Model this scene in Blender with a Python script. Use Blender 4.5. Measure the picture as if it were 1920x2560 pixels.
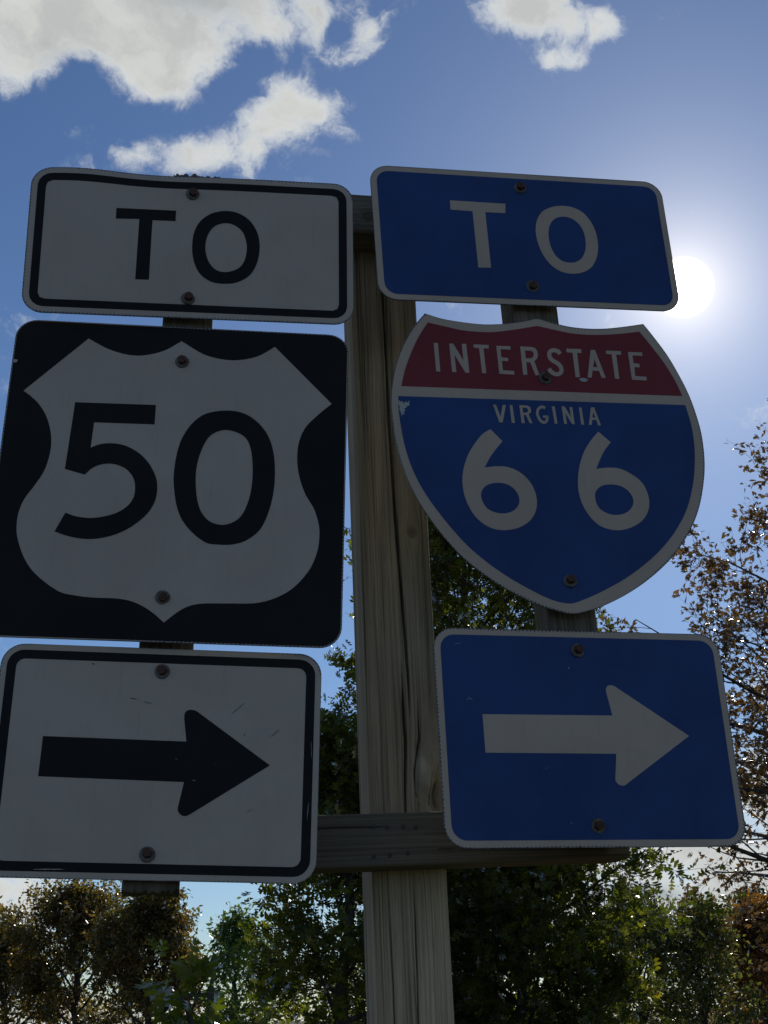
import bpy, bmesh, math, random, json
import numpy as np
from mathutils import Matrix, Vector, geometry

for o in list(bpy.data.objects): bpy.data.objects.remove(o)
sc = bpy.context.scene
COL = sc.collection
EYE = 1.55

# ------------------------------------------------------------------ camera
PITCH, ROLL, FPX = 0.356993198181085, 0.01761165170991177, 3400.0
_U0 = np.array([0, -math.sin(PITCH), math.cos(PITCH)]); _R0 = np.array([1.0, 0, 0])
CF = np.array([0, math.cos(PITCH), math.sin(PITCH)])
CR = _R0 * math.cos(ROLL) - _U0 * math.sin(ROLL)
CU = _U0 * math.cos(ROLL) + _R0 * math.sin(ROLL)
cam = bpy.data.cameras.new('camera'); camo = bpy.data.objects.new('camera', cam); COL.objects.link(camo)
cam.sensor_fit = 'VERTICAL'; cam.sensor_height = 36; cam.sensor_width = 27
cam.lens = FPX / 2560 * 36; cam.clip_start = 0.05; cam.clip_end = 20000
M = Matrix.Identity(4)
for i in range(3):
    M[i][0] = CR[i]; M[i][1] = CU[i]; M[i][2] = -CF[i]
M[2][3] = EYE
camo.matrix_world = M
sc.camera = camo
sc.render.resolution_x = 768; sc.render.resolution_y = 1024

# ------------------------------------------------------------------ sky and sun
SUN_EL, SUN_AZ = math.radians(28.86), math.radians(14.2)     # azimuth to the right of +Y
SUN = (math.sin(SUN_AZ) * math.cos(SUN_EL), math.cos(SUN_AZ) * math.cos(SUN_EL), math.sin(SUN_EL))
SKY_STRENGTH = 0.064
EXPOSURE = 0.0
SUN_POWER = 3.5
sc.view_settings.view_transform = 'Standard'; sc.view_settings.look = 'None'
sc.view_settings.exposure = EXPOSURE; sc.view_settings.gamma = 1; sc.view_settings.use_curve_mapping = False
sun = bpy.data.lights.new('sun', 'SUN'); sun.energy = SUN_POWER; sun.angle = math.radians(0.53); sun.color = (1, 0.93, 0.82)
suno = bpy.data.objects.new('sun', sun); COL.objects.link(suno)
suno.rotation_euler = Vector(SUN).to_track_quat('Z', 'Y').to_euler()

W = bpy.data.worlds.new('World'); sc.world = W; W.use_nodes = True
nt = W.node_tree; nt.nodes.clear()

class N:
    """tiny helper for node graphs"""
    def __init__(s, nt): s.nt = nt
    def new(s, t, **k):
        n = s.nt.nodes.new(t)
        for a, b in k.items(): setattr(n, a, b)
        return n
    def put(s, sock, v):
        if isinstance(v, bpy.types.NodeSocket): s.nt.links.new(v, sock)
        elif v is not None: sock.default_value = v
    def m(s, op, a, b=None, c=None, clamp=False):
        n = s.new('ShaderNodeMath', operation=op, use_clamp=clamp)
        s.put(n.inputs[0], a); s.put(n.inputs[1], b) if b is not None else None
        if c is not None: s.put(n.inputs[2], c)
        return n.outputs[0]
    def v(s, op, a, b=None):
        n = s.new('ShaderNodeVectorMath', operation=op)
        s.put(n.inputs[0], a)
        if b is not None: s.put(n.inputs[1], b)
        return n.outputs['Value'] if op in ('DOT_PRODUCT', 'LENGTH') else n.outputs['Vector']
    def mix(s, f, a, b, blend='MIX'):
        n = s.new('ShaderNodeMix', data_type='RGBA', blend_type=blend)
        s.put(n.inputs[0], f); s.put(n.inputs[6], a); s.put(n.inputs[7], b)
        return n.outputs[2]
    def noise(s, vec, scale, detail=4, rough=0.5, dist=0.0, color=False, lac=2.0):
        n = s.new('ShaderNodeTexNoise')
        s.put(n.inputs['Vector'], vec); n.inputs['Scale'].default_value = scale
        n.inputs['Detail'].default_value = detail; n.inputs['Roughness'].default_value = rough
        n.inputs['Distortion'].default_value = dist; n.inputs['Lacunarity'].default_value = lac
        return n.outputs[1 if color else 0]
    def ss(s, x, a, b, lo=0.0, hi=1.0):
        n = s.new('ShaderNodeMapRange', interpolation_type='SMOOTHSTEP')
        s.put(n.inputs[0], x)
        for i, q in enumerate((a, b, lo, hi)): n.inputs[i + 1].default_value = q
        return n.outputs[0]
    def ramp(s, x, stops):
        n = s.new('ShaderNodeValToRGB'); s.put(n.inputs[0], x)
        e = n.color_ramp.elements
        while len(e) < len(stops): e.new(0.5)
        for i, (p, c) in enumerate(stops): e[i].position = p; e[i].color = (*c, 1)
        return n.outputs[0]
    def comb(s, x, y, z):
        n = s.new('ShaderNodeCombineXYZ'); s.put(n.inputs[0], x); s.put(n.inputs[1], y); s.put(n.inputs[2], z); return n.outputs[0]

g = N(nt)
sky = g.new('ShaderNodeTexSky', sky_type='NISHITA', sun_disc=False, sun_elevation=SUN_EL, sun_rotation=SUN_AZ)
sky.altitude = 50; sky.air_density = 1.0; sky.dust_density = 0.15; sky.ozone_density = 3.0
D = g.new('ShaderNodeTexCoord').outputs['Generated']
D = g.v('NORMALIZE', D)
# gnomonic chart of the sky round one fixed direction (south-south-east, 20 degrees up)
fw = g.v('DOT_PRODUCT', D, tuple(CF))
fws = g.m('MAXIMUM', fw, 0.05)
cu = g.m('DIVIDE', g.v('DOT_PRODUCT', D, tuple(CR)), fws)
cv = g.m('DIVIDE', g.v('DOT_PRODUCT', D, tuple(CU)), fws)
UV = g.comb(cu, cv, 0.0)
def fbm(scale, detail, rough, dist=0.0, off=(0, 0, 0)):
    return g.noise(g.v('ADD', D, off), scale, detail, rough, dist)
def field(ells):
    out = None
    for (px, py, rx, ry, amp) in ells:
        d = g.v('SUBTRACT', UV, ((px - 960) / FPX, (1280 - py) / FPX, 0))
        d = g.v('MULTIPLY', d, (FPX / rx, FPX / ry, 0))
        e = g.m('MULTIPLY', g.m('EXPONENT', g.m('MULTIPLY', g.v('DOT_PRODUCT', d, d), -1.0)), amp)
        out = e if out is None else g.m('ADD', out, e)
    return out
CLOUDS = [(60, -30, 330, 150, 2.0), (430, -20, 330, 170, 2.2), (720, 20, 230, 90, 1.4), (400, 190, 90, 110, 1.5), (50, 150, 150, 100, 1.5), (390, 110, 160, 90, 0.9), (930, 100, 50, 60, 1.2), (870, 150, 70, 30, 0.9), (780, 100, 60, 80, 0.8), (470, 400, 130, 50, 1.3), (590, 350, 110, 70, 1.3), (700, 280, 100, 65, 1.3), (810, 280, 90, 55, 1.1), (690, 210, 70, 30, 0.9), (200, 325, 90, 35, 0.9), (320, 390, 70, 35, 0.9), (890, 350, 50, 35, 0.8), (800, 385, 50, 25, 0.7), (1290, 10, 115, 85, 1.6), (1420, 60, 105, 65, 1.3), (1370, 150, 60, 40, 1.2), (1510, 70, 60, 50, 0.9), (1450, 150, 50, 35, 0.9), (10, 2290, 170, 100, 2.2), (-60, 2200, 150, 100, 1.2), (1700, 2240, 380, 150, 2.8), (1560, 2160, 200, 60, 1.2), (1930, 1960, 110, 160, 2.0), (1250, 2230, 220, 80, 1.5), (300, 2580, 260, 70, 1.5), (1250, 2540, 1400, 60, 1.0)]
HOLES = [(300, 300, 120, 60, 1.1), (480, 290, 70, 60, 1.0), (590, 215, 90, 40, 1.0), (790, 400, 120, 40, 0.5), (845, 80, 34, 34, 1.6), (650, 140, 60, 40, 0.8), (220, 190, 70, 60, 1.3), (60, 350, 90, 60, 0.6), (1680, 300, 500, 200, 0.6), (1100, 250, 150, 150, 0.5), (1010, 100, 50, 200, 0.8), (450, 2280, 200, 100, 0.6), (1500, 260, 120, 80, 0.5)]
fld = g.m('SUBTRACT', g.m('MINIMUM', g.m('MULTIPLY', field(CLOUDS), 1.15), 2.3), 0.72)
hol = field(HOLES)
front = g.ss(fw, 0.3, 0.5)
r2 = g.v('DOT_PRODUCT', UV, UV)
away = g.m('MAXIMUM', g.ss(r2, 0.22, 0.5), g.m('SUBTRACT', 1.0, front))     # outside the charted part broken cloud goes on
gen = g.m('MULTIPLY_ADD', fbm(2.2, 2, 0.5), 4.0, -2.2)
fldm = g.m('ADD', g.m('MULTIPLY', g.m('SUBTRACT', fld, hol), g.m('SUBTRACT', 1.0, away)), g.m('MULTIPLY', gen, away))
warp = g.v('SCALE', g.v('SUBTRACT', g.noise(D, 11, 5, 0.6, color=True), (0.5, 0.5, 0.5)))
warp.node.inputs['Scale'].default_value = 0.07
Dw = g.v('ADD', D, warp)
n1a = g.noise(Dw, 12, 12, 0.62, 0.0)
n1 = g.m('ADD', g.m('MULTIPLY', n1a, 0.62), g.m('MULTIPLY', g.noise(g.v('ADD', Dw, (3.1, 1.7, 0.4)), 30, 10, 0.66, 0.0), 0.38))
n2 = g.noise(Dw, 5, 4, 0.5)
dens = g.m('ADD', fldm, g.m('MULTIPLY_ADD', n1, 9.0, -4.5))
dens = g.m('ADD', dens, -0.12)
cov = g.m('MULTIPLY', g.ss(dens, -0.35, 1.35), g.ss(dens, -0.3, 0.6, 0.5, 1.0))
thick = g.ss(dens, 0.5, 1.9)
shade_n = g.ss(g.noise(g.v('ADD', Dw, (1.3, 2.2, 0.7)), 14, 8, 0.6, 0.0), 0.42, 0.60)
GREY = [(1600, 2240, 170, 26, 1.2), (1830, 2290, 150, 22, 0.8), (60, 2330, 120, 50, 0.6), (480, -40, 220, 70, 0.8), (130, 110, 90, 40, 0.6)]
grey = field(GREY)
grey = g.m('MULTIPLY', grey, g.m('MULTIPLY', g.m('SUBTRACT', 1.0, away), 1.0), clamp=True)
cl = g.mix(thick, (0.70, 0.73, 0.74, 1), (0.64, 0.65, 0.62, 1))
cl = g.mix(g.m('MULTIPLY', g.m('MULTIPLY', shade_n, thick), 0.55), cl, (0.42, 0.44, 0.44, 1))
cl = g.mix(g.m('MULTIPLY', grey, g.ss(n2, 0.35, 0.55)), cl, (0.27, 0.305, 0.33, 1))
# air glow round the sun (circumsolar aureole) and the disc itself
cs = g.v('DOT_PRODUCT', D, SUN)
ang = g.m('MULTIPLY', g.m('ARCCOSINE', g.m('MINIMUM', cs, 0.9999999)), 180 / math.pi)
core = g.ss(ang, 1.05, 1.25, 1.0, 0.0)
halo = g.m('POWER', 2.7182818, g.m('MULTIPLY', ang, -1 / 1.6))
wide = g.m('POWER', 2.7182818, g.m('MULTIPLY', ang, -1 / 4.2))
skyc = g.v('MULTIPLY', sky.outputs[0], (0.80,0.95,1.16))
skys = g.v('SCALE', skyc); skys.node.inputs['Scale'].default_value = SKY_STRENGTH
cov = g.m('MULTIPLY', cov, 0.97)
col = g.mix(cov, skys, cl)
def addc(col, f, c):
    s_ = g.v('SCALE', c); s_.node.inputs[0].default_value = c; g.put(s_.node.inputs['Scale'], f)
    return g.v('ADD', col, s_)
def addc(col, f, c):
    n = g.new('ShaderNodeVectorMath', operation='SCALE'); n.inputs[0].default_value = c; g.put(n.inputs['Scale'], f)
    return g.v('ADD', col, n.outputs[0])
col = addc(col, wide, (0.40, 0.38, 0.35))
col = addc(col, halo, (0.90, 0.75, 0.52))
col = addc(col, core, (6.0, 5.6, 4.6))
bg = g.new('ShaderNodeBackground'); g.put(bg.inputs[0], col); bg.inputs[1].default_value = 1.0
out = g.new('ShaderNodeOutputWorld'); nt.links.new(bg.outputs[0], out.inputs[0])

# ------------------------------------------------------------------ helpers
def tag(o, label=None, cat=None, group=None, kind=None):
    for k, v_ in (('label', label), ('category', cat), ('group', group), ('kind', kind)):
        if v_: o[k] = v_
    return o
def empty(name, loc=(0, 0, 0)):
    o = bpy.data.objects.new(name, None); o.empty_display_size = 0.1; COL.objects.link(o); o.location = loc; return o
def link(name, me, mat=None, parent=None, mw=None):
    o = bpy.data.objects.new(name, me); COL.objects.link(o)
    if mat is not None and not me.materials: me.materials.append(mat)
    if parent: o.parent = parent
    if mw is not None: o.matrix_local = mw
    return o
def mesh(name, V, F):
    me = bpy.data.meshes.new(name); me.from_pydata([tuple(map(float, v_)) for v_ in V], [], [tuple(map(int, f_)) for f_ in F]); me.update(); return me
def fast_mesh(name, V, loops, starts, totals):
    me = bpy.data.meshes.new(name)
    me.vertices.add(len(V)); me.vertices.foreach_set('co', np.asarray(V, np.float32).ravel())
    me.loops.add(len(loops)); me.loops.foreach_set('vertex_index', np.asarray(loops, np.int32))
    me.polygons.add(len(starts)); me.polygons.foreach_set('loop_start', np.asarray(starts, np.int32)); me.polygons.foreach_set('loop_total', np.asarray(totals, np.int32))
    me.update(calc_edges=True); return me
def shade(me): me.polygons.foreach_set('use_smooth', [True] * len(me.polygons)); me.update()
def ray_dir(px, py): return CR * (px - 960) / FPX - CU * (py - 1280) / FPX + CF
def at(px, py, Y):
    v_ = ray_dir(px, py); v_ = v_ * Y / v_[1]; return v_ + np.array([0, 0, EYE])

_rng = np.random.RandomState(7)
_LAT = _rng.rand(256, 256)
def vn(x, y):
    x = np.asarray(x, float); y = np.asarray(y, float)
    xi = np.floor(x).astype(int); yi = np.floor(y).astype(int); fx = x - xi; fy = y - yi
    fx = fx * fx * (3 - 2 * fx); fy = fy * fy * (3 - 2 * fy)
    a = _LAT[xi & 255, yi & 255]; b = _LAT[(xi + 1) & 255, yi & 255]; c = _LAT[xi & 255, (yi + 1) & 255]; d = _LAT[(xi + 1) & 255, (yi + 1) & 255]
    return (a + (b - a) * fx) * (1 - fy) + (c + (d - c) * fx) * fy
def fb(x, y, o=4):
    s_ = 0; a = 0.5
    for i in range(o): s_ = s_ + a * vn(x * 2 ** i + 17.3 * i, y * 2 ** i + 5.1 * i); a *= 0.5
    return s_

# ------------------------------------------------------------------ materials
def material(name):
    m_ = bpy.data.materials.new(name); m_.use_nodes = True; m_.node_tree.nodes.clear()
    return m_, N(m_.node_tree)
def finish(h, shader, disp=None):
    o = h.new('ShaderNodeOutputMaterial'); h.nt.links.new(shader, o.inputs[0])
def bsdf(h, color, rough=0.5, metal=0.0, spec=0.5, normal=None):
    p = h.new('ShaderNodeBsdfPrincipled'); h.put(p.inputs['Base Color'], color); h.put(p.inputs['Roughness'], rough)
    p.inputs['Metallic'].default_value = metal; p.inputs['Specular IOR Level'].default_value = spec
    if normal is not None: h.put(p.inputs['Normal'], normal)
    return p.outputs[0]
def bump(h, height, strength, dist):
    b = h.new('ShaderNodeBump'); h.put(b.inputs['Height'], height); b.inputs['Strength'].default_value = strength; b.inputs['Distance'].default_value = dist
    return b.outputs[0]

def sheeting(name, c, dirt=0.12, wear=(0.5, 0.5, 0.5), spec=0.3):
    m_, h = material(name)
    tc = h.new('ShaderNodeTexCoord').outputs['Object']
    big = h.noise(tc, 5, 5, 0.6)
    fine = h.noise(tc, 90, 3, 0.6)
    c2 = tuple(x * (1 - dirt * 2) for x in c)
    col_ = h.mix(h.ss(big, 0.35, 0.68), (*c, 1), (*c2, 1))
    col_ = h.mix(h.ss(fine, 0.70, 0.80), col_, (*[x * 0.6 for x in c], 1))
    sv = h.v('MULTIPLY', tc, (9, 1, 1.2)); streak = h.noise(sv, 9, 4, 0.6)
    col_ = h.mix(h.m('MULTIPLY', h.ss(streak, 0.55, 0.75), 0.34), col_, (*[x * 0.72 for x in c], 1))
    sp = h.noise(tc, 260, 2, 0.5)
    col_ = h.mix(h.m('MULTIPLY', h.ss(sp, 0.765, 0.80), 0.6), col_, (*wear, 1))
    vor = h.new('ShaderNodeTexVoronoi', feature='DISTANCE_TO_EDGE'); h.put(vor.inputs['Vector'], h.v('MULTIPLY', tc, (1, 0, 1))); vor.inputs['Scale'].default_value = 330; vor.inputs['Randomness'].default_value = 0.15
    nrm = bump(h, h.m('ADD', h.m('MULTIPLY', h.ss(vor.outputs[0], 0.0, 0.1), 0.0002), h.m('MULTIPLY', h.noise(tc, 3.5, 2, 0.5), 0.02)), 0.5, 1.0)
    finish(h, bsdf(h, col_, h.ss(big, 0.3, 0.7, 0.38, 0.55), 0, spec, nrm))
    return m_
M_WHITE = sheeting('white_sheeting', (0.455, 0.395, 0.33), 0.05, (0.12, 0.11, 0.1))
M_WHITE_B = sheeting('cream_sheeting', (0.49, 0.40, 0.315), 0.05, (0.12, 0.11, 0.1))
M_BLACK = sheeting('black_sheeting', (0.012, 0.013, 0.013), 0.1, (0.10, 0.10, 0.10), 0.12)
M_BLUE = sheeting('blue_sheeting', (0.011, 0.052, 0.195), 0.1, (0.08, 0.1, 0.2))
M_RED = sheeting('red_sheeting', (0.21, 0.022, 0.028), 0.1, (0.2, 0.12, 0.12))

def metal_mat(name, c, rough, rust=None, metal=0.8):
    m_, h = material(name); tc = h.new('ShaderNodeTexCoord').outputs['Object']
    n_ = h.noise(tc, 140, 5, 0.65)
    col_ = h.mix(h.ss(n_, 0.35, 0.65), (*c, 1), (*(rust or [x * 0.7 for x in c]), 1))
    finish(h, bsdf(h, col_, rough, metal, 0.5, bump(h, n_, 0.4, 0.001)))
    return m_
M_ALU = metal_mat('weathered_aluminium', (0.16, 0.16, 0.16), 0.4, (0.05, 0.05, 0.05), 0.7)
M_RUST = metal_mat('rusty_bolt', (0.06, 0.035, 0.025), 0.75, (0.11, 0.045, 0.03), 0.3)
M_ZINC = metal_mat('zinc_washer', (0.16, 0.16, 0.145), 0.6, (0.10, 0.085, 0.07), 0.5)
M_LAMP = metal_mat('grey_lamp_paint', (0.30, 0.30, 0.31), 0.5, None, 0.2)
M_DARKM = metal_mat('dark_pole_paint', (0.04, 0.04, 0.042), 0.5, None, 0.3)
M_MARK, _h = material('scuff_mark'); finish(_h, bsdf(_h, (0.10, 0.10, 0.10, 1), 0.8))
M_CHIP, _h = material('bare_chip'); finish(_h, bsdf(_h, (0.40, 0.40, 0.38, 1), 0.7))

def wood(name, dark, light, green=0.0):
    m_, h = material(name)
    gr = h.new('ShaderNodeAttribute', attribute_name='grain').outputs['Vector']
    a = h.noise(h.v('MULTIPLY', gr, (230, 1.6, 1)), 1, 5, 0.6, 0.2)
    b = h.noise(h.v('MULTIPLY', gr, (38, 0.9, 1)), 1, 4, 0.55, 0.6)
    fine = h.noise(h.v('MULTIPLY', gr, (900, 14, 1)), 1, 3, 0.6)
    patch = h.noise(h.v('MULTIPLY', gr, (11, 1.7, 1)), 1, 5, 0.6)
    mid = tuple((x + y) / 2 for x, y in zip(dark, light))
    c_ = h.ramp(h.m('ADD', h.m('MULTIPLY', a, 0.6), h.m('MULTIPLY', b, 0.4)), [(0.38, dark), (0.47, mid), (0.60, light)])
    c_ = h.mix(h.m('MULTIPLY', h.ss(patch, 0.45, 0.7), 0.5), c_, (mid[0] * 0.75, mid[1] * 0.86, mid[2] * (0.80 + green), 1))
    c_ = h.mix(h.m('MULTIPLY', h.ss(fine, 0.56, 0.7), 0.5), c_, (*[x * 0.55 for x in dark], 1))
    kn = h.new('ShaderNodeAttribute', attribute_name='knot').outputs['Fac']
    c_ = h.mix(h.m('MULTIPLY', kn, 0.75), c_, (dark[0] * 0.9, dark[1] * 0.8, dark[2] * 0.75, 1))
    pal = h.new('ShaderNodeAttribute', attribute_name='pale').outputs['Fac']
    c_ = h.mix(h.m('MULTIPLY', pal, h.ss(a, 0.30, 0.55, 0.35, 1.0)), c_, (0.60, 0.53, 0.40, 1))
    stn = h.new('ShaderNodeAttribute', attribute_name='stain').outputs['Fac']
    c_ = h.mix(stn, c_, h.v('MULTIPLY', c_, (0.36, 0.41, 0.50)))
    finish(h, bsdf(h, c_, 0.85, 0, 0.25, bump(h, h.m('ADD', a, h.m('MULTIPLY', fine, 0.6)), 0.5, 0.002)))
    return m_
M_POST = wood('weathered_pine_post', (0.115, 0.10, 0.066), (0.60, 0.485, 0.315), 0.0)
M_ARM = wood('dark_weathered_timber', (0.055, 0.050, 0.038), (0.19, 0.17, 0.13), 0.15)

def leafmat(name, stops, trans=0.5, gloss=0.35):
    m_, h = material(name)
    r1 = h.new('ShaderNodeNewGeometry').outputs['Random Per Island']
    r2_ = h.new('ShaderNodeObjectInfo').outputs['Random']
    x = h.m('FRACT', h.m('ADD', r1, r2_))
    tc = h.new('ShaderNodeNewGeometry').outputs['Position']
    cl_ = h.noise(tc, 0.9, 3, 0.6)
    x = h.m('ADD', h.m('MULTIPLY', x, 0.55), h.m('MULTIPLY', h.ss(cl_, 0.3, 0.7), 0.45))
    c_ = h.ramp(x, stops)
    d = h.new('ShaderNodeBsdfDiffuse'); h.put(d.inputs[0], c_)
    t = h.new('ShaderNodeBsdfTranslucent'); h.put(t.inputs[0], h.v('MULTIPLY', c_, (2.3, 2.4, 0.9)))
    mx = h.new('ShaderNodeMixShader'); mx.inputs[0].default_value = trans; h.put(mx.inputs[1], d.outputs[0]); h.put(mx.inputs[2], t.outputs[0])
    gl = h.new('ShaderNodeBsdfGlossy'); gl.inputs[0].default_value = (1, 1, 1, 1); gl.inputs[1].default_value = gloss * 0.75
    fr = h.new('ShaderNodeFresnel'); fr.inputs[0].default_value = 1.42
    mx2 = h.new('ShaderNodeMixShader'); h.put(mx2.inputs[0], h.m('MULTIPLY', fr.outputs[0], 0.32)); h.put(mx2.inputs[1], mx.outputs[0]); h.put(mx2.inputs[2], gl.outputs[0])
    finish(h, mx2.outputs[0]); return m_
L_OAK = leafmat('oak_leaf_green', [(0.0, (0.0319, 0.0429, 0.0085)), (0.5, (0.0595, 0.0741, 0.0127)), (0.85, (0.1275, 0.1268, 0.0191)), (0.94, (0.1806, 0.1365, 0.0213)), (1.0, (0.2975, 0.0878, 0.0319))], 0.52, 0.36)
L_BRIGHT = leafmat('sapling_leaf_green', [(0.0, (0.045, 0.068, 0.0098)), (0.6, (0.0825, 0.102, 0.014)), (1.0, (0.12, 0.1156, 0.021))], 0.55, 0.4)
L_AUTUMN = leafmat('autumn_leaf', [(0.0, (0.0574, 0.0612, 0.0204)), (0.45, (0.102, 0.0842, 0.0306)), (0.8, (0.1594, 0.102, 0.0408)), (1.0, (0.2295, 0.1084, 0.0446))], 0.45, 0.45)
L_BROWN = leafmat('brown_oak_leaf', [(0.0, (0.055, 0.040, 0.026)), (0.5, (0.105, 0.060, 0.042)), (0.85, (0.15, 0.075, 0.045)), (1.0, (0.19, 0.12, 0.04))], 0.32, 0.35)
L_FEATHER = leafmat('pale_green_leaf', [(0.0, (0.0459, 0.087, 0.0337)), (0.6, (0.0765, 0.1264, 0.0428)), (1.0, (0.1377, 0.1685, 0.0612))], 0.45, 0.4)
L_OLIVE = leafmat('olive_leaf', [(0.0, (0.0536, 0.0756, 0.0344)), (0.6, (0.1051, 0.117, 0.0382)), (1.0, (0.2104, 0.144, 0.0574))], 0.42, 0.4)
L_ORANGE = leafmat('orange_leaf', [(0.0, (0.103, 0.0554, 0.0211)), (0.6, (0.1888, 0.0785, 0.0211)), (1.0, (0.2402, 0.1109, 0.0317))], 0.45, 0.45)
L_PINE = leafmat('pine_needles', [(0.0, (0.012, 0.022, 0.014)), (1.0, (0.025, 0.04, 0.02))], 0.15, 0.5)
def barkmat(name, a, b):
    m_, h = material(name); tc = h.new('ShaderNodeTexCoord').outputs['Object']
    n_ = h.noise(h.v('MULTIPLY', tc, (14, 14, 3)), 1, 6, 0.65)
    finish(h, bsdf(h, h.mix(h.ss(n_, 0.35, 0.65), (*a, 1), (*b, 1)), 0.9, 0, 0.2, bump(h, n_, 0.7, 0.02))); return m_
M_BARK = barkmat('grey_bark', (0.045, 0.04, 0.034), (0.12, 0.105, 0.09))

# ------------------------------------------------------------------ ground
m_, h = material('grass'); tc = h.new('ShaderNodeTexCoord').outputs['Object']
na = h.noise(tc, 0.35, 6, 0.6); nb = h.noise(tc, 14, 5, 0.7)
c_ = h.mix(h.ss(na, 0.35, 0.65), (0.05, 0.055, 0.022, 1), (0.105, 0.09, 0.046, 1))
c_ = h.mix(h.ss(nb, 0.4, 0.7), c_, (0.06, 0.06, 0.028, 1))
finish(h, bsdf(h, c_, 0.95, 0, 0.1, bump(h, nb, 0.8, 0.05)))
ground = link('ground', mesh('ground', [(-6000, -6000, 0), (6000, -6000, 0), (6000, 6000, 0), (-6000, 6000, 0)], [(0, 1, 2, 3)]), m_)
tag(ground, kind='structure')
m_, h = material('asphalt'); tc = h.new('ShaderNodeTexCoord').outputs['Object']
nb = h.noise(tc, 60, 5, 0.7)
finish(h, bsdf(h, h.mix(h.ss(nb, 0.4, 0.65), (0.042, 0.042, 0.044, 1), (0.065, 0.064, 0.062, 1)), 0.9, 0, 0.2, bump(h, nb, 0.5, 0.005)))
road = link('road', mesh('road', [(-300, -12, 0.004), (300, -12, 0.004), (300, -3.2, 0.004), (-300, -3.2, 0.004)], [(0, 1, 2, 3)]), m_)
tag(road, kind='structure')

# ------------------------------------------------------------------ timber of the sign frame
YAW = 0.15546406001575194
EX = np.array([math.cos(YAW), math.sin(YAW), 0.0]); EY = np.array([-math.sin(YAW), math.cos(YAW), 0.0]); EZ = np.array([0, 0, 1.0])
def rounded(w, d, r, nf, ns, nc=5):
    """cross-section, front face (-y) first; nf samples on it, ns on the others"""
    P = []
    def seg(a, b, n):
        for i in range(n): P.append((a[0] + (b[0] - a[0]) * i / n, a[1] + (b[1] - a[1]) * i / n))
    def arc(cx, cy, a0):
        for i in range(nc): a = a0 + math.pi / 2 * i / nc; P.append((cx + r * math.cos(a), cy + r * math.sin(a)))
    x, y = w / 2, d / 2
    seg((-x + r, -y), (x - r, -y), nf); arc(x - r, -y + r, -math.pi / 2)
    seg((x, -y + r), (x, y - r), ns); arc(x - r, y - r, 0)
    seg((x - r, y), (-x + r, y), ns); arc(-x + r, y - r, math.pi / 2)
    seg((-x, y - r), (-x, -y + r), ns); arc(-x + r, -y + r, math.pi)
    return np.array(P)
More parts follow.
